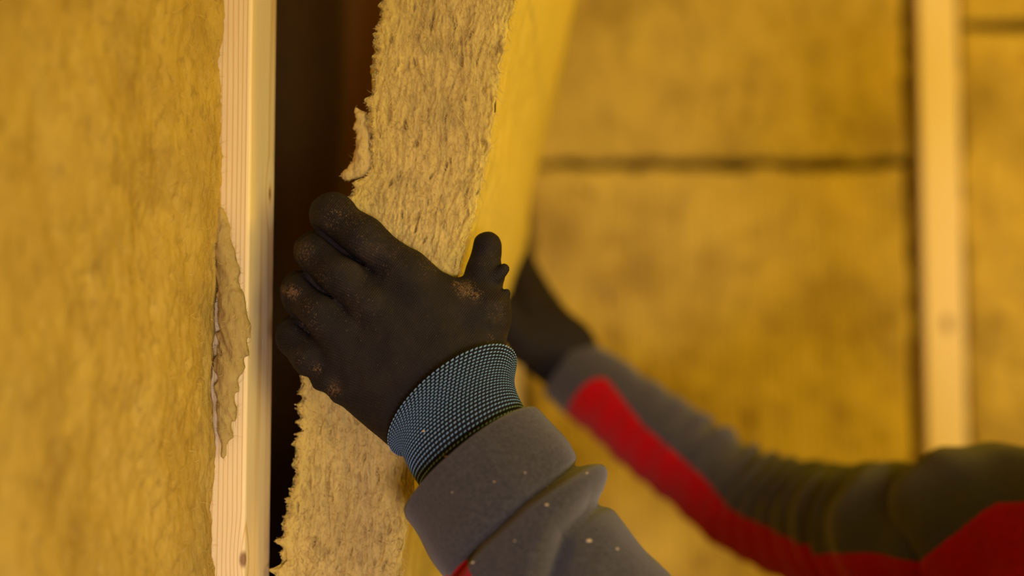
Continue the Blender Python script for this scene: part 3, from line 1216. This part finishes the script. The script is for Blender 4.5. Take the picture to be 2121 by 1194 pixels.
def disp_left(S, TH, B):
    x, y, d = to_px(B.reshape(-1, 3))
    x, y = x.reshape(S.shape), y.reshape(S.shape)
    d1 = -seg_sd(x, y, crease1)         # positive beyond the first crease (towards the elbow)
    d2 = -seg_sd(x, y, crease2)
    front_ = 0.5 + 0.5 * np.tanh((np.cos(TH) + 0.35) * 4)
    h = 0.0 * S
    rise = sstep(-2, 34, d1)
    fall = 1 - sstep(-46, 6, d2)
    h += 0.0105 * rise * fall * front_ * (0.55 + 0.45 * sstep(1000, 1180, x))
    h -= 0.0045 * np.exp(-(d1 / 9) ** 2) * front_
    h -= 0.0060 * np.exp(-((d2 - 8) / 16) ** 2) * front_
    p = B.reshape(-1, 3)
    h += (0.0016 * fbm(p * 22, 2)).reshape(S.shape)
    h += 0.0035 * np.exp(-((d1 + 55) / 40) ** 2) * front_ * 0.5
    # a second soft fold on the forearm
    c3 = seg_sd(x, y, [(1260, 1110), (1225, 1194), (1215, 1300)])
    h += 0.002 * np.exp(-((c3) / 30) ** 2) * front_
    # rolled hem
    h -= 0.0008 * np.exp(-(S / 0.0014) ** 2)
    # gathers further up, out by the elbow
    h += 0.003 * sstep(0.20, 0.26, S) * np.sin(S * 210 + 2 * np.sin(TH)) * sstep(0.40, 0.33, S)
    return h


s, th, Q3, nn3 = tube(left_pts, 330, 230, disp_left)
# hem turned inwards
lip = []
c0 = Q3[0].mean(0)
ax = nrm(Q3[6].mean(0) - c0)
for k, (ins, back) in enumerate([(0.0035, 0.020), (0.0032, 0.006), (0.0024, 0.0012), (0.0010, -0.0002)]):
    lip.append(Q3[0] - nn3[0] * ins + ax * back)
Q3 = np.concatenate([np.array(lip), Q3])
x, y, d = to_px(Q3.reshape(-1, 3))
x, y = x.reshape(Q3.shape[:2]), y.reshape(Q3.shape[:2])
THg = np.broadcast_to(th, Q3.shape[:2])
F = grid_faces(Q3.shape[0], len(th), True)


def in_poly(px, py, poly):
    ins = np.zeros(px.shape, bool)
    k = len(poly) - 1
    for i in range(len(poly)):
        (xi, yi), (xj, yj) = poly[i], poly[k]
        c = ((yi > py) != (yj > py)) & (px < (xj - xi) * (py - yi) / (yj - yi + 1e-9) + xi)
        ins ^= c
        k = i
    return ins


redpoly = [(966, 1160), (940, 1178), (926, 1196), (905, 1235), (930, 1320), (1010, 1480), (1180, 1700), (1420, 1900), (1560, 1860), (1330, 1640), (1150, 1440), (1040, 1290), (985, 1215), (973, 1185)]
fx, fy = x.ravel()[F].mean(1), y.ravel()[F].mean(1)
ft = np.abs(THg.ravel()[F]).max(1) < 1.75
redf = in_poly(fx, fy, redpoly) & ft
sleeve_l = mesh_obj('sleeve', Q3.reshape(-1, 3), F[~redf], M['fleece'], person)
sleeve_l['label'] = 'near dark grey fleece sleeve with a deep fold behind the hem'
if redf.any():
    fr = F[redf]
    un, inv = np.unique(fr, return_inverse=True)
    o = mesh_obj('red_panel', Q3.reshape(-1, 3)[un], inv.reshape(-1, 4), M['red'], sleeve_l)
    o['label'] = 'red fleece panel under the sleeve'

# far (right) sleeve
right_pts = [(P(1172, 760, 1.385), 0.0320, 0.032), (P(1245, 815, 1.375), 0.0365, 0.036), (P(1345, 893, 1.355), 0.0415, 0.041), (P(1450, 970, 1.33), 0.0455, 0.045),
             (P(1560, 1045, 1.30), 0.0500, 0.050), (P(1680, 1087, 1.25), 0.0540, 0.055), (P(1800, 1108, 1.18), 0.0565, 0.058), (P(1900, 1118, 1.115), 0.0565, 0.058), (S_R + np.array([0.055, -0.02, -0.025]), 0.050, 0.050)]


def disp_right(S, TH, B):
    L = S.max()
    p = B.reshape(-1, 3)
    h = (0.002 * fbm(p * 18, 2)).reshape(S.shape)
    g = sstep(0.10, 0.17, S) * sstep(0.37, 0.28, S)
    ph = S * 2 * math.pi / 0.029 + 1.3 * np.sin(TH + 0.6) + (2.6 * noise(p * 13)).reshape(S.shape)
    h += 0.0085 * g * (0.4 - np.abs(np.sin(ph * 0.5)) ** 0.8) * (0.25 + 0.75 * np.clip(np.sin(TH) + 0.35, 0, 1))
    g2 = sstep(0.02, 0.06, S) * sstep(0.20, 0.12, S)
    h += 0.0008 * g2 * np.sin(S * 2 * math.pi / 0.026 + 1.2 * TH + (2.5 * noise(p * 17 + 3)).reshape(S.shape))
    g3 = sstep(L - 0.22, L - 0.16, S) * sstep(L - 0.055, L - 0.09, S)
    h += 0.0035 * g3 * np.sin(S * 2 * math.pi / 0.034 + 1.8 * np.sin(TH - 0.4) + (2.0 * noise(p * 11 + 7)).reshape(S.shape))
    # flattened cuff band, then a step
    h += 0.002 * sstep(0.052, 0.046, S)
    # crease where the arm meets the shoulder
    h -= 0.014 * np.exp(-((S - (L - 0.078)) / 0.016) ** 2) * np.clip(0.35 + np.sin(TH), 0, 1)
    return h


n_s = 260
s, th, Q4, nn4 = tube(right_pts, n_s, 160, disp_right)
# boundary of the red panel as a height on the tube, per station
ub_s = np.interp(np.linspace(0, 1, 8), np.linspace(0, 1, 8), np.linspace(0, 1, 8))
seg_l = np.concatenate([[0], np.cumsum([np.linalg.norm(right_pts[k + 1][0] - right_pts[k][0]) for k in range(8)])])
vb = np.interp(s, seg_l, [0.6, 0.40, 0.02, -0.07, -0.24, -0.20, -0.28, -0.30, -0.30])
th_b = np.arcsin(vb)
s_start = seg_l[1] * 0.70
# rounded start of the panel
fade = np.sqrt(np.clip(1 - np.clip((s_start + 0.022 - s) / 0.022, 0, 1) ** 2, 0, 1))
th_b = -0.5 + (th_b + 0.5) * np.where(s > s_start, fade, 0)
th_lo = -2.4
# warp the theta grid so the boundary falls on a grid line
base_th = np.linspace(-math.pi, math.pi, 161)[:-1]


def warp_tube():
    k_lo = int(round((th_lo + math.pi) / (2 * math.pi) * 160))
    k_hi = int(round((-0.1 + math.pi) / (2 * math.pi) * 160))
    THW = np.zeros((n_s, 160))
    for i in range(n_s):
        xs = [0, k_lo, k_hi, 160]
        ys = [-math.pi, th_lo, th_b[i], math.pi]
        THW[i] = np.interp(np.arange(160), xs, ys)
    return k_lo, k_hi, THW


k_lo, k_hi, THW = warp_tube()
# interpolate positions around the ring
Q5 = np.zeros_like(Q4)
for i in range(n_s):
    for c in range(3):
        Q5[i, :, c] = np.interp(THW[i], np.concatenate([th, [math.pi]]), np.concatenate([Q4[i, :, c], Q4[i, :1, c]]))
F = grid_faces(n_s, 160, True)
ii = np.repeat(np.arange(n_s - 1), 160)
jj = np.tile(np.arange(160), n_s - 1)
i_start = int(np.searchsorted(s, s_start))
redf = (jj >= k_lo) & (jj < k_hi) & (ii >= i_start)
lip = np.array([Q5[0] - nn4[0] * 0.003 + 0.015 * nrm(Q5[5].mean(0) - Q5[0].mean(0)), Q5[0] - nn4[0] * 0.002])
sleeve_r = mesh_obj('sleeve', np.concatenate([Q5.reshape(-1, 3), lip.reshape(-1, 3)]),
                    np.concatenate([F[~redf], n_s * 160 + grid_faces(2, 160, True),
                                    np.stack([n_s * 160 + 160 + np.arange(160), np.arange(160), (np.arange(160) + 1) % 160, n_s * 160 + 160 + (np.arange(160) + 1) % 160], 1)]),
                    M['fleece'], person)
sleeve_r['label'] = 'far dark grey fleece sleeve, blurred, gathered at the elbow'
fr = F[redf]
un, inv = np.unique(fr, return_inverse=True)
o = mesh_obj('red_panel', Q5.reshape(-1, 3)[un], inv.reshape(-1, 4), M['red'], sleeve_r)
o['label'] = 'long bright red panel along the sleeve'

# --- far (right) glove, pressed against the slab's far side
def slab_face_x(py_near_rows, Y):
    return None


def GP(px, py, D):
    return P(px, py, D)


rh = [
    [(GP(1128, 690, 1.385), 0.020), (GP(1108, 628, 1.405), 0.017)],
    [(GP(1112, 700, 1.37), 0.022), (GP(1090, 640, 1.385), 0.017)],
    [(GP(1150, 690, 1.385), 0.024), (GP(1126, 640, 1.41), 0.017)],
    [(GP(1175, 722, 1.385), 0.026), (GP(1120, 690, 1.385), 0.024)],
    [(GP(1090, 722, 1.365), 0.017), (GP(1150, 725, 1.385), 0.024)],
    [(GP(1172, 720, 1.388), 0.025), (GP(1205, 775, 1.385), 0.026)],
]
rfing = [
    [(GP(1104, 640, 1.40), 0.015), (GP(1090, 582, 1.425), 0.0125), (GP(1083, 545, 1.445), 0.0115), (GP(1078, 518, 1.46), 0.0095)],
    [(GP(1120, 640, 1.41), 0.015), (GP(1106, 594, 1.44), 0.0130), (GP(1094, 566, 1.47), 0.0115), (GP(1086, 545, 1.49), 0.010)],
    [(GP(1130, 648, 1.415), 0.0145), (GP(1120, 612, 1.45), 0.012), (GP(1106, 590, 1.48), 0.011), (GP(1096, 574, 1.50), 0.010)],
    [(GP(1092, 652, 1.385), 0.0145), (GP(1080, 600, 1.405), 0.012), (GP(1074, 570, 1.42), 0.0105), (GP(1070, 548, 1.43), 0.009)],
    [(GP(1092, 712, 1.365), 0.017), (GP(1066, 690, 1.355), 0.0145), (GP(1052, 655, 1.352), 0.012), (GP(1046, 628, 1.352), 0.010)],
]


def f_rhand(p):
    d = None
    for c in rh:
        q = chain(p, c, 0.004)
        d = q if d is None else smin(d, q, 0.012)
    fg = None
    for c in rfing:
        q = chain(p, c, 0.006)
        fg = q if fg is None else smin(fg, q, 0.0015)
    return smin(d, fg, 0.008) + 0.0008 * fbm(p * 60, 2)


allp = np.array([q for c in rh + rfing for q, r in c])
V, F = surface_nets(f_rhand, allp.min(0) - 0.03, allp.max(0) + 0.03, 0.0022)
glove_r = mesh_obj('glove', V, F, M['glove'], person, attrs={'dust': np.full(len(V), 0.12)})
glove_r['label'] = 'far black work glove, blurred, palm against the slab'
C0 = right_pts[0][0]
axr = nrm(right_pts[1][0] - C0)
cuff_pts = [(C0 - axr * 0.032, 0.0268, 0.0268), (C0 - axr * 0.012, 0.0272, 0.0272), (C0 + axr * 0.015, 0.0275, 0.0275)]
s, th, Q6, nn6 = tube(cuff_pts, 40, 64, lambda S, TH, B: 0.0006 * np.cos(S * 2 * math.pi / 0.0026))
o = mesh_obj('knit_cuff', Q6.reshape(-1, 3), grid_faces(40, 64, True), M['cuff'], glove_r)

# --- jacket body, mostly outside the frame
NECK = np.array([0.50, 0.945, 1.395])
HIPC = np.array([0.545, 0.97, 0.95])
facing = nrm(np.array([-0.957, -0.287, 0]))
side = nrm(np.cross(facing, [0, 0, 1]))
sh_c = P(1992, 1102, 1.10)


def f_jacket(p):
    d = cap(p, sh_c, S_R + np.array([0.02, 0, -0.005]), 0.057, 0.06)
    d = smin(d, cap(p, S_R + np.array([0.02, 0, 0]), NECK + np.array([0, 0, -0.05]), 0.058, 0.075), 0.03)
    d = smin(d, cap(p, S_L + np.array([0.01, 0, 0]), NECK + np.array([0, 0, -0.05]), 0.062, 0.075), 0.03)
    tor = cap(p, S_R + np.array([0.09, -0.06, -0.10]), S_L + np.array([0.06, 0.07, -0.10]), 0.095, 0.095)
    d = smin(d, tor, 0.05)
    d = smin(d, cap(p, np.array([0.49, 0.96, 1.2]), HIPC, 0.155, 0.15), 0.06)
    d = smin(d, cap(p, S_R + np.array([0.11, -0.06, -0.12]), HIPC + side * 0.03, 0.10, 0.12), 0.05)
    d = smin(d, cap(p, S_L + np.array([0.09, 0.06, -0.12]), HIPC - side * 0.03, 0.10, 0.12), 0.05)
    d = np.maximum(d, 0.86 - p[:, 2])
    col = np.maximum(cap(p, NECK + np.array([0, 0, -0.04]), NECK + np.array([-0.01, 0, 0.045]), 0.078, 0.066), p[:, 2] - 1.43)
    d = smin(d, col, 0.02)
    return d + 0.003 * fbm(p * 16, 2) + 0.0016 * np.sin((p[:, 0] * 0.8 + p[:, 2] * 0.6 - p[:, 1] * 0.3) * 120 + 3.5 * noise(p * 9))


def f_yoke(p):
    # red front yoke: the chest below a slanted seam across the shoulder
    x, y, dd = to_px(p)
    lineq = np.interp(x, [1850, 1900, 1940, 1985, 2025, 2060, 2121, 2300, 2600], [1215, 1163, 1130, 1096, 1064, 1042, 1034, 1030, 1080])
    d = f_jacket(p)
    b = np.maximum((lineq - y) / 2700.0, 1.10 - p[:, 2])
    return np.maximum(d - 0.0016, b)


JLO, JHI = (0.22, 0.60, 0.84), (0.76, 1.28, 1.49)
V, F = surface_nets(f_jacket, JLO, JHI, 0.006)
jacket = mesh_obj('jacket', V, F, M['fleece'], person)
V, F = surface_nets(f_yoke, (0.22, 0.60, 1.08), JHI, 0.0045)
o = mesh_obj('red_panel', V, F, M['red'], jacket)
o['label'] = 'red fleece yoke across the shoulder'

# --- head, neck and a body core under the clothes
HC = NECK + np.array([0.0, 0.0, 0.20])
up3 = np.array([0, 0, 1.0])


def Hd(f, s_, u):
    return HC + facing * f + side * s_ + up3 * u


def f_body(p):
    q = p - HC
    lf, ls, lu = q @ facing, q @ side, q @ up3
    loc = np.stack([lf, ls, lu], 1)
    d = ell(loc, (-0.012, 0, 0.035), (0.096, 0.076, 0.085))
    d = smin(d, ell(loc, (0.022, 0, -0.045), (0.066, 0.058, 0.072)), 0.03)
    d = smin(d, ell(loc, (0.055, 0, -0.092), (0.026, 0.026, 0.02)), 0.02)
    d = smin(d, cap(loc, (0.083, 0, 0.012), (0.104, 0, -0.026), 0.008, 0.013), 0.012)
    for sg in (-1, 1):
        d = smin(d, ell(loc, (-0.008, sg * 0.076, -0.005), (0.02, 0.008, 0.032)), 0.006)
        d = -smin(-d, ell(loc, (0.092, sg * 0.032, 0.012), (0.012, 0.017, 0.011)) * 1.0, 0.008) if False else np.maximum(d, -ell(loc, (0.092, sg * 0.032, 0.010), (0.012, 0.018, 0.011)))
    d = smin(d, ell(loc, (0.080, 0, -0.062), (0.012, 0.026, 0.009)), 0.006)
    d = smin(d, cap(p, HC + np.array([0.01, 0, -0.06]), NECK - up3 * 0.08, 0.056, 0.062), 0.02)
    d = smin(d, cap(p, NECK - up3 * 0.10, HIPC, 0.08, 0.10), 0.05)
    return d


V, F = surface_nets(f_body, (0.33, 0.78, 0.82), (0.68, 1.12, 1.72), 0.005)
body = mesh_obj('body', V, F, M['skin'], person)
for sg in (-1, 1):
    bm = bmesh.new()
    bmesh.ops.create_uvsphere(bm, u_segments=16, v_segments=12, radius=0.0115)
    v = np.array([vv_.co[:] for vv_ in bm.verts]) + Hd(0.078, sg * 0.032, 0.010)
    f_ = [[x_.index for x_ in ff.verts] for ff in bm.faces]
    bm.free()
    eye = mesh_obj('eye', v, f_, M['eye'], body)
    ec = Hd(0.078, sg * 0.032, 0.010)
    mesh_obj('iris', (v - ec) * 0.5 + ec + facing * 0.0062, f_, M['hair'], body)
mv = surface_nets(lambda p: ell(np.stack([(p - HC) @ facing, (p - HC) @ side, (p - HC) @ up3], 1), (0.086, 0, -0.062), (0.010, 0.024, 0.007)), Hd(0.086, 0, -0.062) - 0.03, Hd(0.086, 0, -0.062) + 0.03, 0.0025)
mesh_obj('lips', mv[0], mv[1], M['lips'], body)


def f_hair(p):
    q = p - HC
    loc = np.stack([q @ facing, q @ side, q @ up3], 1)
    d = ell(loc, (-0.018, 0, 0.042), (0.102, 0.083, 0.092))
    d = np.maximum(d, -(loc[:, 2] - 0.02 + np.clip(-loc[:, 0] - 0.0, 0, 1) * 0.9))
    d = np.maximum(d, loc[:, 0] * 1.0 - 0.062 - np.clip(loc[:, 2] - 0.075, 0, 1) * 0.8)
    return d + 0.002 * fbm(p * 90, 2)


V, F = surface_nets(f_hair, (0.35, 0.78, 1.45), (0.68, 1.12, 1.76), 0.004)
mesh_obj('hair', V, F, M['hair'], person)


def f_trousers(p):
    d = cap(p, HIPC - side * 0.06, HIPC + side * 0.06, 0.125, 0.125)
    for sg in (-1, 1):
        hp = HIPC + side * sg * 0.085 - up3 * 0.03
        kn = HIPC + side * sg * 0.12 + facing * 0.03 - up3 * 0.47
        an = HIPC + side * sg * 0.13 - up3 * 0.86
        d = smin(d, chain(p, [(hp, 0.095), (kn, 0.070), (an, 0.056)], 0.03), 0.02)
    d = np.maximum(d, p[:, 2] - 1.02)
    return d + 0.004 * fbm(p * np.array([14, 14, 9]), 2)


V, F = surface_nets(f_trousers, (0.28, 0.62, 0.02), (0.80, 1.32, 1.1), 0.011)
mesh_obj('trousers', V, F, M['trousers'], person)
for sg in (-1, 1):
    an = HIPC + side * sg * 0.13 - up3 * 0.86
    an[2] = 0.0

    def f_boot(p, an=an):
        d = cap(p, an + up3 * 0.06 - facing * 0.03, an + up3 * 0.17, 0.052, 0.048)
        d = smin(d, cap(p, an + up3 * 0.052 - facing * 0.04, an + up3 * 0.04 + facing * 0.16, 0.050, 0.042), 0.03)
        return np.maximum(d, 0.002 - p[:, 2])
    V, F = surface_nets(f_boot, an + np.array([-0.28, -0.2, -0.012]), an + np.array([0.2, 0.2, 0.26]), 0.007)
    mesh_obj('boot', V, F, M['boot'], person)

# --- lint and crumbs of wool caught on the sleeve and cuff
bv = []
bf = []
lint_spots = [(873, 893, 4.0, 0), (921, 945, 4.0, 0), (1025, 997, 2.4, 1), (1091, 978, 2.6, 1), (1216, 1117, 7, 1), (1279, 1134, 4.5, 1), (978, 1161, 4.5, 1), (1131, 1046, 4.5, 1),
              (1218, 979, 3, 1), (1137, 1006, 2.4, 1), (931, 1018, 2.0, 1), (1060, 1120, 2.4, 1)]
ql = Q3.reshape(-1, 3)
xq, yq, dq = to_px(ql)
cv = cuff_pt(vv.ravel(), tt.ravel())
xc, yc, dc = to_px(cv)
for (lx_, ly_, r_, on) in lint_spots:
    X_, Y_, D_, PTS = (xq, yq, dq, ql) if on else (xc, yc, dc, cv)
    dd = np.hypot(X_ - lx_, Y_ - ly_)
    near = np.where(dd < dd.min() + 4)[0]
    k = near[np.argmin(D_[near])]
    c = PTS[k] - FWD * 0.0006
    bm = bmesh.new()
    bmesh.ops.create_icosphere(bm, subdivisions=2, radius=1)
    v = np.array([q.co[:] for q in bm.verts])
    f_ = [[q.index for q in ff.verts] for ff in bm.faces]
    bm.free()
    v = v * (1 + 0.7 * noise(v * 1.6 + r_ * 3.7 + lx_))[:, None] * np.array([1.2, 0.55, 0.65]) * (0.72 * r_ / 3.55e3)
    bf += [[i_ + sum(len(b) for b in bv) for i_ in q] for q in f_]
    bv.append(v + c)
o = mesh_obj('lint', np.concatenate(bv), bf, M['lint'], sleeve_l)
o['kind'] = 'stuff'
o['label'] = 'pale crumbs of wool caught on the sleeve and cuff'

for o in bpy.data.objects:
    if '_base' in o:
        del o['_base']
